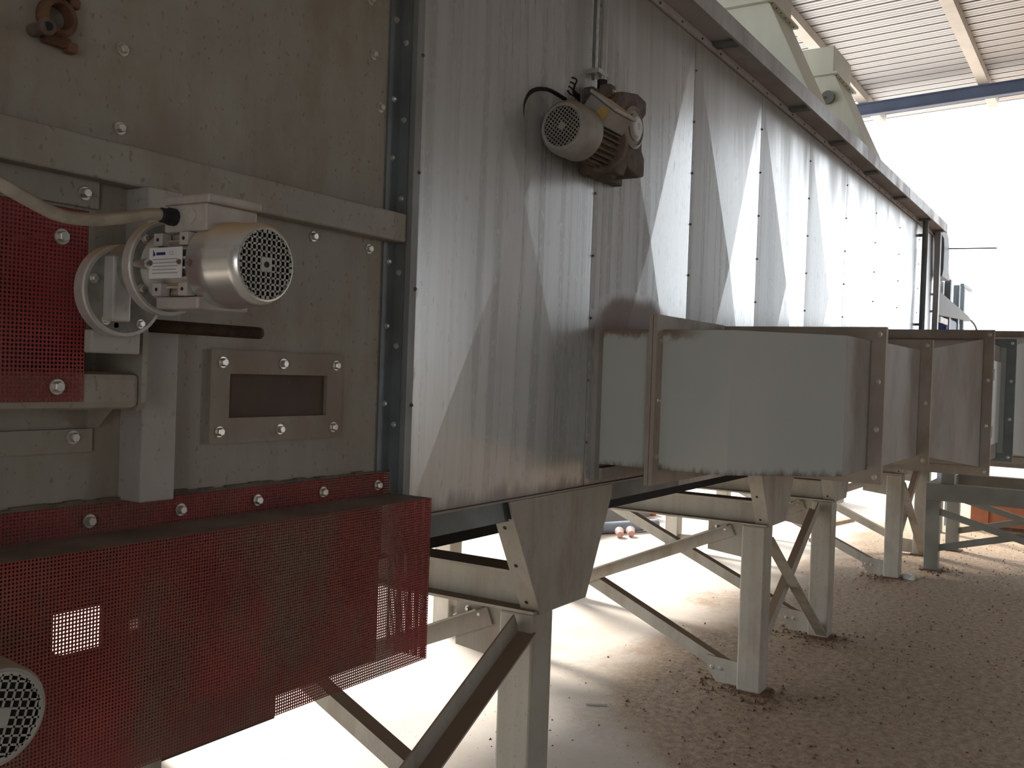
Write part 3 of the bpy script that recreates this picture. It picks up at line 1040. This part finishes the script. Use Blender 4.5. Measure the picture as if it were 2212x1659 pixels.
# loop of cable behind the motor
b = B()
b.tube([(WX + 0.10, 1.40, WZ + 0.105), (WX + 0.03, 1.42, WZ + 0.118), (WX - 0.03, 1.435, WZ + 0.10), (WX - 0.07, 1.44, WZ + 0.05), (WX - 0.06, 1.44, WZ - 0.02)], 0.006, 8)
part(b, 'power_cable', black, None, 'thin dark cable looping behind the worm gearmotor', 'cable', smooth=True)

# conduit above the worm gearmotor
cd2 = thing('conduit_pipe', 'vertical galvanised conduit pipe dropping to the worm gearmotor', 'pipe', (2.70, 1.42, 2.44))
b = B()
b.cyl((2.70, 1.415, 2.43), (2.70, 1.415, 2.94), 0.011, seg=14)
part(b, 'pipe', galv_p, cd2, smooth=True)
b = B()
b.cyl((2.665, 1.43, 2.47), (2.665, 1.43, 2.94), 0.005, seg=10)
part(b, 'rod', steel_dk, cd2, smooth=True)
b = B()
b.cyl((2.70, 1.415, 2.40), (2.70, 1.415, 2.425), 0.014, seg=12)
b.cyl((2.70, 1.415, 2.45), (2.70, 1.415, 2.475), 0.017, seg=8)
part(b, 'coupling', black, cd2)
b = B()
b.box(2.652, 2.72, 1.405, 1.448, 2.488, 2.502)
part(b, 'pipe_clip', zinc, cd2)

# ================================================================== SUPPORT FRAMES
XF = [1.02, 2.44, 4.64, 5.92, 8.12, 9.40]
YA, YB = 1.445, 3.455
CW = 0.12
ZBM0, ZBM1 = 0.83, 0.952
frame_label = ['cream steel support frame half hidden behind the long red guard',
               'cream steel support frame nearest the camera, under the first hopper bracket',
               'cream steel support frame below the white duct elbow, second in the row',
               'cream steel support frame just behind the one below the duct elbow',
               'cream steel support frame left of the dark grey stand',
               'cream steel support frame at the far end behind the grey stand legs']
for i, x0 in enumerate(XF):
    fr = thing('support_frame', frame_label[i], 'support frame', (x0 + 0.06, 2.45, 0), 'support frames under the tunnel')
    for (y0, y1) in ((YA, YA + CW), (YB - CW, YB)):
        b = B()
        b.box(x0, x0 + CW, y0, y1, 0.006, ZBM0)
        cpart = part(b, 'column', column_m, fr, bevel=0.008)
        b = B()
        b.box(x0 - 0.02, x0 + CW + 0.02, y0 - 0.02, y1 + 0.02, 0.0, 0.008)
        part(b, 'base_plate', rust, cpart)
    # I-beam
    b = B()
    b.box(x0, x0 + CW, YA, YB, ZBM0, ZBM0 + 0.009)
    b.box(x0, x0 + CW, YA, YB, ZBM1 - 0.009, ZBM1)
    b.box(x0 + CW / 2 - 0.004, x0 + CW / 2 + 0.004, YA, YB, ZBM0 + 0.009, ZBM1 - 0.009)
    part(b, 'cross_beam', column_m, fr)
    # gussets and transverse braces
    xg = x0 + 0.045
    gus = []
    for (yy, s) in ((YA + CW, 1), (YB - CW, -1)):
        for (z0, z1) in ((0.66, 0.825), (0.012, 0.13)):
            b = B()
            if z0 > 0.5:
                b.prism([(xg, yy, z0), (xg, yy + s * 0.19, z0 + 0.02), (xg, yy + s * 0.19, z1), (xg, yy, z1)], (0.008, 0, 0))
            else:
                b.prism([(xg, yy, z0), (xg, yy + s * 0.12, z0), (xg, yy + s * 0.17, z0 + 0.06), (xg, yy + s * 0.17, z1 + 0.01), (xg, yy, z1)], (0.008, 0, 0))
            g = part(b, 'gusset_plate', column_m, fr)
            gus.append(g)
            for k in (0.10, 0.145):
                bolt(g, (xg, yy + s * k, z0 + 0.07 if z0 < 0.5 else z1 - 0.055 + k * 0.2), (-1, 0, 0), me=BOLT_S, s=1.5)
    ya, yb = YA + CW + 0.06, YB - CW - 0.06
    b = B()
    b.angle((xg - 0.006, ya, 0.795), (xg - 0.006, yb, 0.075), (-1, 0, 0), 0.062, 0.006, 1)
    part(b, 'diagonal_brace', column_m, fr)
    b = B()
    b.angle((xg + 0.014, ya, 0.075), (xg + 0.014, yb, 0.795), (1, 0, 0), 0.062, 0.006, -1)
    part(b, 'diagonal_brace', column_m, fr)
    # hopper shaped bracket in front
    if i > 0:
        bx = x0 + 0.028
        b = B()
        b.prism([(x0 - 0.165, 1.437, 1.183), (x0 - 0.142, 1.437, 1.131), (bx, 1.437, 0.829), (bx + 0.286, 1.437, 0.829), (x0 + 0.475, 1.437, 1.145), (x0 + 0.475, 1.437, 1.183)], (0, 0.006, 0))
        br = part(b, 'hopper_bracket', column_m, fr)
        b = B()
        p0, p1 = Vector((x0 - 0.140, 1.443, 1.131)), Vector((bx, 1.443, 0.832))
        b.add([p0, p1, p1 + Vector((0, 0.062, 0)), p0 + Vector((0, 0.062, 0)), p0 + Vector((0.006, 0, 0)), p1 + Vector((0.006, 0, 0)), p1 + Vector((0.006, 0.062, 0)), p0 + Vector((0.006, 0.062, 0))],
              [(0, 1, 2, 3), (7, 6, 5, 4), (0, 4, 5, 1), (1, 5, 6, 2), (2, 6, 7, 3), (3, 7, 4, 0)])
        bf = part(b, 'bracket_flange', column_m, br, 'pale edge flange with three holes')
        dn = (p1 - p0).normalized()
        nn = Vector((dn.z, 0, -dn.x))
        if nn.x > 0:
            nn = -nn
        for t in (0.10, 0.50, 0.90):
            c = p0 + (p1 - p0) * t + Vector((0, 0.034, 0))
            b = B()
            b.cyl(c + nn * 0.0012, c - nn * 0.001, 0.006, seg=12)
            part(b, 'flange_hole', black, br)
        b = B()
        q0, q1 = Vector((x0 + 0.475, 1.443, 1.145)), Vector((bx + 0.286, 1.443, 0.832))
        b.add([q0, q1, q1 + Vector((0, 0.062, 0)), q0 + Vector((0, 0.062, 0)), q0 - Vector((0.006, 0, 0)), q1 - Vector((0.006, 0, 0)), q1 + Vector((-0.006, 0.062, 0)), q0 + Vector((-0.006, 0.062, 0))],
              [(0, 1, 2, 3), (7, 6, 5, 4), (0, 4, 5, 1), (1, 5, 6, 2), (2, 6, 7, 3), (3, 7, 4, 0)])
        part(b, 'bracket_flange', cream_clean, br)

# longitudinal X braces on the walkway side
xb_labels = (('rusty steel angle brace rising from under the red guard to the first column', 'thin steel angle brace behind the red guard'),
             ('pale steel angle brace falling right between the columns under the duct', 'brown steel angle brace rising right between the columns under the duct'),
             ('pale angle brace falling right, left of the grey stand', 'brown angle brace rising right, left of the grey stand'))
for (xa, xb), labs in zip(((1.14, 2.44), (4.76, 5.92), (8.24, 9.40)), xb_labels):
    pa, pb = (1, 0) if xa < 2 else (0, 1)
    b = B()
    b.angle((xa + 0.006, 1.500, 0.79 if xa > 2 else 0.09), (xb - 0.006, 1.500, 0.05 if xa > 2 else 0.80), (0, -1, 0), 0.062, 0.006, 1)
    part(b, 'angle_brace', column_m, None, labs[0], 'brace', 'X braces between columns')
    if xa > 2:
        b = B()
        b.angle((xa + 0.006, 1.520, 0.09), (xb - 0.006, 1.520, 0.80), (0, 1, 0), 0.062, 0.006, -1)
        part(b, 'angle_brace', column_m, None, labs[1], 'brace', 'X braces between columns')

# ================================================================== AIR DUCT
du = thing('air_duct', 'white painted square air duct with elbow and bolted flanges leaving the tunnel wall', 'duct', (4.2, 1.0, 1.09))
Z0, Z1 = 1.257, 1.698
b = B()
b.box(2.805, 3.305, 1.236, 1.452, Z0, Z1)
part(b, 'inlet_section', duct_w, du, bevel=0.002)
b = B()
b.box(2.772, 2.804, 1.432, 1.452, Z0 - 0.05, Z1 + 0.003)
b.box(2.804, 3.34, 1.420, 1.452, Z0 - 0.05, Z0 - 0.012)
part(b, 'wall_flange', duct_rust, du)
b = B()
b.frame_y(1.244, 2.757, 3.353, Z0 - 0.048, Z1 + 0.045, 0.047, 0.0065)
b.frame_y(1.229, 2.757, 3.353, Z0 - 0.048, Z1 + 0.045, 0.047, 0.0065)
fl = part(b, 'flange', flange_m, du)
for z in (1.30, 1.475, 1.66):
    bolt(fl, (2.782, 1.2225, z), me=BOLT_S, s=1.3)
    bolt(fl, (2.782, 1.2505, z), (0, 1, 0), me=BOLT_S, s=1.3)
b = B()
poly = [(2.805, 1.236), (2.805, 1.0), (3.092, 0.727), (3.305, 1.227), (3.305, 1.236)]
b.prism([(x, y, Z0) for x, y in poly], (0, 0, Z1 - Z0))
part(b, 'elbow', duct_w, du, bevel=0.002)
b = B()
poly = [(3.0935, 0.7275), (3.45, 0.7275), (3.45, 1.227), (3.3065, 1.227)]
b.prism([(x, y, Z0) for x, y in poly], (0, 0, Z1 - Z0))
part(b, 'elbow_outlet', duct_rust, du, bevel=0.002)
def flange_x(x, y0, y1, z0, z1, name='flange', m=flange_m, nb=3):
    b = B()
    b.frame_x(x - 0.0065, y0, y1, z0, z1, 0.047, 0.0060)
    b.frame_x(x + 0.0085, y0, y1, z0, z1, 0.047, 0.0060)
    f = part(b, name, m, du)
    for k in range(nb):
        z = z0 + 0.025 + (z1 - z0 - 0.05) * k / (nb - 1)
        bolt(f, (x - 0.0125, y0 + 0.022, z), (-1, 0, 0), me=BOLT_S, s=1.35)
    return f
flange_x(3.45, 0.681, 1.273, 1.207, 1.745, nb=4)
b = B()
b.box(3.455, 4.395, 0.727, 1.227, 1.252, 1.70)
part(b, 'straight_section', duct_rust, du)
flange_x(4.40, 0.681, 1.273, 1.207, 1.745, nb=3)
b = B()
sec = lambda x, y0, y1, z0, z1: [(x, y0, z0), (x, y1, z0), (x, y1, z1), (x, y0, z1)]
b.add(sec(4.405, 0.727, 1.227, 1.252, 1.70) + sec(5.495, 0.607, 1.347, 1.14, 1.802),
      [(0, 1, 2, 3), (7, 6, 5, 4), (0, 4, 5, 1), (1, 5, 6, 2), (2, 6, 7, 3), (3, 7, 4, 0)])
part(b, 'diffuser_section', duct_rust, du)
flange_x(5.50, 0.56, 1.394, 1.093, 1.849, nb=4)
b = B()
b.box(5.505, 6.195, 0.60, 1.347, 1.15, 1.79)
dm = part(b, 'damper_section', duct_rust, du)
b = B()
b.box(5.60, 6.12, 0.585, 0.60, 1.24, 1.70)
dr = part(b, 'access_door', cream_clean, dm, 'pale access door', bevel=0.004)
for z in (1.32, 1.62):
    b = B()
    b.cyl((5.60, 0.575, z - 0.03), (5.60, 0.575, z + 0.03), 0.011, seg=10)
    part(b, 'hinge', steel_dk, dr)
flange_x(6.20, 0.515, 1.394, 1.13, 1.835, nb=4, m=steel_dk)
b = B()
b.add(sec(6.205, 0.56, 1.347, 1.18, 1.79) + sec(7.195, 0.42, 1.347, 1.10, 1.90),
      [(0, 1, 2, 3), (7, 6, 5, 4), (0, 4, 5, 1), (1, 5, 6, 2), (2, 6, 7, 3), (3, 7, 4, 0)])
part(b, 'outlet_section', cream_clean, du)
flange_x(7.20, 0.37, 1.394, 1.05, 1.935, nb=4)
# fan body further along, on the grey stand
fb = thing('blower_housing', 'dark grey blower housing at the right edge, above the grey stand', 'blower', (8.6, 0.8, 0.74))
b = B()
b.box(7.225, 9.9, 0.30, 1.30, 1.02, 1.93)
part(b, 'housing', duct_rust, fb, bevel=0.01)
for (x, y) in ((8.8, 0.45), (8.8, 1.2), (9.85, 0.45), (9.85, 1.2)):
    b = B()
    b.box(x - 0.05, x + 0.05, y - 0.05, y + 0.05, 0.732, 1.02)
    part(b, 'foot', stand_m, fb)
# grey stand
st = thing('equipment_stand', 'dark grey steel stand with crossed flat braces at the right edge', 'stand', (9.35, 0.7, 0))
YS0, YS1 = 0.02, 1.36
for x in (8.72, 9.90):
    for y in (YS0, YS1 - 0.11):
        b = B()
        b.box(x, x + 0.10, y, y + 0.11, 0.006, 0.59)
        part(b, 'leg', stand_m, st, bevel=0.004)
        b = B()
        b.box(x - 0.03, x + 0.13, y - 0.03, y + 0.14, 0, 0.008)
        part(b, 'foot_plate', rust, st)
    b = B()
    b.box(x, x + 0.10, YS0, YS1, 0.59, 0.60)
    b.box(x, x + 0.10, YS0, YS1, 0.722, 0.732)
    b.box(x, x + 0.008, YS0, YS1, 0.60, 0.722)
    part(b, 'top_rail', stand_m, st)
    for (z0, z1) in ((0.19, 0.50), (0.50, 0.19)):
        b = B()
        xx = x + (0.02 if z0 < z1 else 0.035)
        b.obox((xx, (YS0 + YS1) / 2, (z0 + z1) / 2), (0, YS1 - YS0 - 0.2, z1 - z0), (1, 0, 0), (0, -(z1 - z0), YS1 - YS0 - 0.2), 0.60, 0.004, 0.028)
        part(b, 'flat_brace', stand_m, st)
for y in (YS0, YS1 - 0.10):
    b = B()
    b.box(8.82, 9.90, y, y + 0.10, 0.60, 0.732)
    part(b, 'side_rail', stand_m, st)

# ================================================================== HOODS ON TOP
def hood(x0, x1, label, lever):
    h = thing('exhaust_hood', label, 'hood', ((x0 + x1) / 2, 2.1, 2.962), 'sheet metal hoods on the tunnel roof')
    b = B()
    prof = [(1.43, 2.966), (1.75, 3.668), (2.45, 3.668), (2.77, 2.966)]
    b.prism([(x0, y, z) for y, z in prof], (x1 - x0, 0, 0))
    body = part(b, 'hood_body', hood_m, h, bevel=0.004)
    b = B()
    b.box(x0 - 0.03, x1 + 0.03, 1.72, 2.48, 3.668, 3.682)
    fl = part(b, 'hood_flange', hood_m, h)
    for k in range(6):
        bolt(fl, (x0 + 0.02 + (x1 - x0 - 0.04) * k / 5, 1.735, 3.668), (0, 0, -1), me=SCREW, name='screw')
    b = B()
    b.box(x0 + 0.01, x1 - 0.01, 1.755, 2.445, 3.682, 3.87)
    part(b, 'hood_cap', hood_m, h, bevel=0.003)
    b = B()
    b.add([(x0 + 0.0, 1.742, 3.66), (x0 + 0.035, 1.742, 3.66), (x0 + 0.035, 1.44, 3.0), (x0, 1.44, 3.0),
           (x0 + 0.0, 1.75, 3.66), (x0 + 0.035, 1.75, 3.66), (x0 + 0.035, 1.448, 3.0), (x0, 1.448, 3.0)],
          [(0, 1, 2, 3), (7, 6, 5, 4), (0, 4, 5, 1), (1, 5, 6, 2), (2, 6, 7, 3), (3, 7, 4, 0)])
    part(b, 'edge_strip', hood_m, h)
    if lever:
        b = B()
        b.cyl((x0 - 0.03, 1.78, 3.51), (x0, 1.78, 3.51), 0.045, seg=18)
        b.tube([(x0 - 0.02, 1.78, 3.51), (x0 - 0.05, 1.86, 3.50), (x0 - 0.05, 1.95, 3.47)], 0.01, 8)
        part(b, 'damper_lever', steel_dk, h, smooth=True)
    else:
        b = B()
        b.box(x1 - 0.02, x1 + 0.10, 1.70, 1.78, 3.88, 3.98)
        part(b, 'motor_block', black, h, bevel=0.01)
        b = B()
        b.box(x0 + 0.03, x1 - 0.03, 1.78, 2.42, 3.87, 4.25)
        part(b, 'upper_duct', hood_m, h)
hood(5.30, 5.76, 'pale greenish sheet metal hood on the tunnel, nearer of two', False)
hood(6.75, 7.25, 'pale greenish sheet metal hood with damper lever, farther of two', True)

# ================================================================== FAR END
b = B()
b.cyl((8.43, 1.40, 1.25), (8.43, 1.40, 2.91), 0.022, seg=14)
b.cyl((8.43, 1.40, 2.05), (8.43, 1.45, 2.05), 0.01, seg=8)
b.cyl((8.43, 1.40, 2.78), (8.43, 1.45, 2.78), 0.012, seg=8)
part(b, 'riser_pipe', steel_dk, None, 'thin dark riser pipe standing against the far tunnel wall', 'pipe', smooth=True)
b = B()
b.box(9.10, 9.16, 1.385, 1.43, 1.1, 2.90)
b.box(9.10, 9.16, 1.43, 1.45, 2.2, 2.215)
b.box(9.10, 9.16, 1.43, 1.45, 2.35, 2.365)
part(b, 'corner_post', galv_p, None, 'grey steel post at the far end of the galvanised tunnel', 'post')
ed = thing('cable_duct', 'blue-grey sheet duct bending down at the far end of the ledge', 'cable duct', (9.4, 1.4, 2.4))
b = B()
pts = [(9.14, 2.97), (9.40, 2.96), (9.56, 2.90), (9.62, 2.80), (9.62, 2.62), (9.70, 2.56), (9.70, 2.53), (9.26, 2.53), (9.32, 2.60), (9.32, 2.80), (9.28, 2.87), (9.14, 2.89)]
b.prism([(x, 1.385, z) for x, z in pts], (0, 0.08, 0))
part(b, 'bent_duct', blue_grey, ed)
cv = thing('outfeed_conveyor', 'pale outfeed conveyor with sloping grey cover behind the tunnel end', 'conveyor', (10.8, 1.6, 1.4))
b = B()
b.box(10.2, 11.55, 1.64, 2.6, 2.42, 2.66)
part(b, 'conveyor_body', cream_clean, cv)
for x, zt in ((11.02, 2.68), (11.65, 2.68), (12.05, 2.70)):
    b = B()
    b.box(x, x + 0.10, 1.56, 1.62, 0, zt)
    part(b, 'post', blue_grey, cv)
b = B()
b.prism([(10.2, 1.55, 2.25), (10.2, 1.55, 2.49), (12.4, 1.55, 2.385), (12.6, 1.55, 2.36), (12.6, 1.55, 2.335)], (0, 0.30, 0))
part(b, 'sloping_cover', steel_dk2, cv)
b = B()
b.box(10.95, 11.9, 1.57, 1.9, 2.0, 2.28)
part(b, 'drive_motor', blue_m, cv, 'blue drive motor', bevel=0.03)
b = B()
b.box(10.45, 10.93, 1.56, 1.58, 2.195, 2.25)
part(b, 'switch_plate', white_m, cv, 'white switch plate')
b = B()
b.box(12.0, 12.75, 1.56, 1.60, 2.70, 2.73)
part(b, 'tie_bar', blue_grey, cv)
b = B()
b.tube([(12.4, 1.57, 2.36), (12.7, 1.57, 2.36), (13.1, 1.57, 2.33), (13.35, 1.57, 2.27), (13.4, 1.57, 2.15)], 0.012, 8)
part(b, 'hanging_wire', black, None, 'thin dark wire hanging from the outfeed conveyor', 'wire', smooth=True)
b = B()
b.tube([(9.62, 1.40, 2.82), (9.66, 1.2, 2.82), (9.7, 1.0, 2.82)], 0.006, 8)
part(b, 'stay_rod', steel_dk, None, 'thin stay rod sticking out from the far cable duct', 'rod', smooth=True)

# ================================================================== GROUND CLUTTER
b = B()
b.box(7.6, 9.8, 4.35, 4.6, 0, 0.30)
part(b, 'low_wall', block_m, None, 'low beige masonry kerb on the bright floor behind the tunnel', 'kerb')
b = B()
b.cyl((8.35, 4.22, 0.06), (8.95, 3.90, 0.06), 0.055, seg=18)
part(b, 'drain_pipe', blue_grey, None, 'blue-grey pipe offcut lying on the floor behind the tunnel', 'pipe', smooth=True)
for k, (x, y, lab) in enumerate(((8.30, 3.99, 'crushed pink plastic cup on the floor, left of the pair'), (8.42, 3.93, 'crushed pink plastic cup on the floor, right of the pair'))):
    b = B()
    b.lathe((x, y, 0.045), (0.8, 0.5, 0.15), [(0.030, -0.05), (0.045, 0.05), (0.040, 0.05), (0.026, -0.045)], 14)
    part(b, 'plastic_cup', pink_m, None, lab, 'cup', 'crushed cups on the floor', smooth=True)
b = B()
b.lathe((9.9, 4.4, 0.0), (0, 0, 1), [(0.07, 0), (0.085, 0.02), (0.085, 0.10), (0.06, 0.12), (0.0, 0.125)], 16)
part(b, 'plastic_bucket', orange_m, None, 'small orange plastic pail far behind the tunnel legs', 'pail', smooth=True)
for k, lab in enumerate(('nearest', 'second nearest', 'third nearest', 'farthest')):
    b = B()
    x, y = 9.7 + 0.6 * k, 2.35 + 0.25 * random.random()
    th = random.uniform(-0.4, 0.4)
    b.obox((x, y, 0.018), (math.cos(th), math.sin(th), 0), (-math.sin(th), math.cos(th), 0), (0, 0, 1), random.uniform(0.2, 0.4), 0.05, 0.017)
    part(b, 'board', wood_m, None, 'weathered board scrap on the sunlit ground beyond the columns, ' + lab + ' of four', 'board', 'board scraps beyond the columns')
b = B()
b.box(12.2, 12.9, 3.0, 3.7, 0, 0.45)
b.box(12.25, 12.6, 3.0, 3.5, 0.45, 0.6)
part(b, 'concrete_block', block_m, None, 'beige concrete block on the sunlit ground beyond the columns', 'block')
rb = thing('metal_bin', 'red-brown steel bin behind the grey stand', 'bin', (12.0, 0.8, 0))
b = B()
b.box(11.7, 12.5, 0.2, 1.36, 0.04, 0.42)
part(b, 'bin_body', brick_red, rb)
for y in (0.30, 0.75, 1.18):
    b = B()
    b.box(11.675, 11.7, y, y + 0.03, 0.04, 0.42)
    part(b, 'bin_rib', brick_red, rb)
b = B()
b.box(11.72, 12.48, 0.25, 1.30, 0.0, 0.04)
part(b, 'bin_base', rust, rb)

# crumbs of soil lying on the walkway
b = B()
def crumb(x, y, s):
    th = random.uniform(0, 6.28)
    vs = []
    for k in range(3):
        a = th + k * 2.094
        vs.append((x + math.cos(a) * s * random.uniform(.7, 1.4), y + math.sin(a) * s * random.uniform(.7, 1.4), -0.001))
    vs.append((x, y, s * random.uniform(0.5, 1.1)))
    b.add(vs, [(0, 2, 1), (0, 1, 3), (1, 2, 3), (2, 0, 3)])
for k in range(5200):
    x = 3.2 + 8.0 * random.random() ** 1.4
    y = 0.3 + 2.1 * random.random()
    if y > 1.1 + 0.9 * min(1, x - 3.2) and random.random() < 0.85:
        continue
    crumb(x, y, 0.0025 + 0.009 * random.random() ** 4)
for (cx_, cy_) in ((4.66, 1.66), (5.95, 1.62), (4.62, 1.40), (8.1, 1.6), (5.9, 1.42), (8.75, 1.25)):
    for k in range(140):
        crumb(cx_ + random.gauss(0, 0.09), cy_ + random.gauss(0, 0.08), 0.004 + 0.014 * random.random() ** 3)
part(b, 'soil_crumbs', chip_m, None, 'brown soil crumbs scattered over the dusty walkway floor', 'soil', kind='stuff', recalc=False)
b = B()
b.obox((4.02, 2.02, 0.004), (0.5, -0.85, 0), (0.85, 0.5, 0), (0, 0, 1), 0.05, 0.004, 0.003)
part(b, 'straw_stick', cream_clean, None, 'short pale stick on the floor between the columns', 'stick')
b = B()
for (x, y, s) in ((8.22, 1.40, 0.05), (8.27, 1.38, 0.035), (8.19, 1.36, 0.03)):
    b.lathe((x, y, 0.0), (0, 0, 1), [(s, 0.0), (s * 0.9, s * 0.4), (s * 0.4, s * 0.8), (0.001, s * 0.85)], 7)
part(b, 'crumpled_bag', white_m, None, 'crumpled white scrap at the foot of the column by the grey stand', 'scrap')
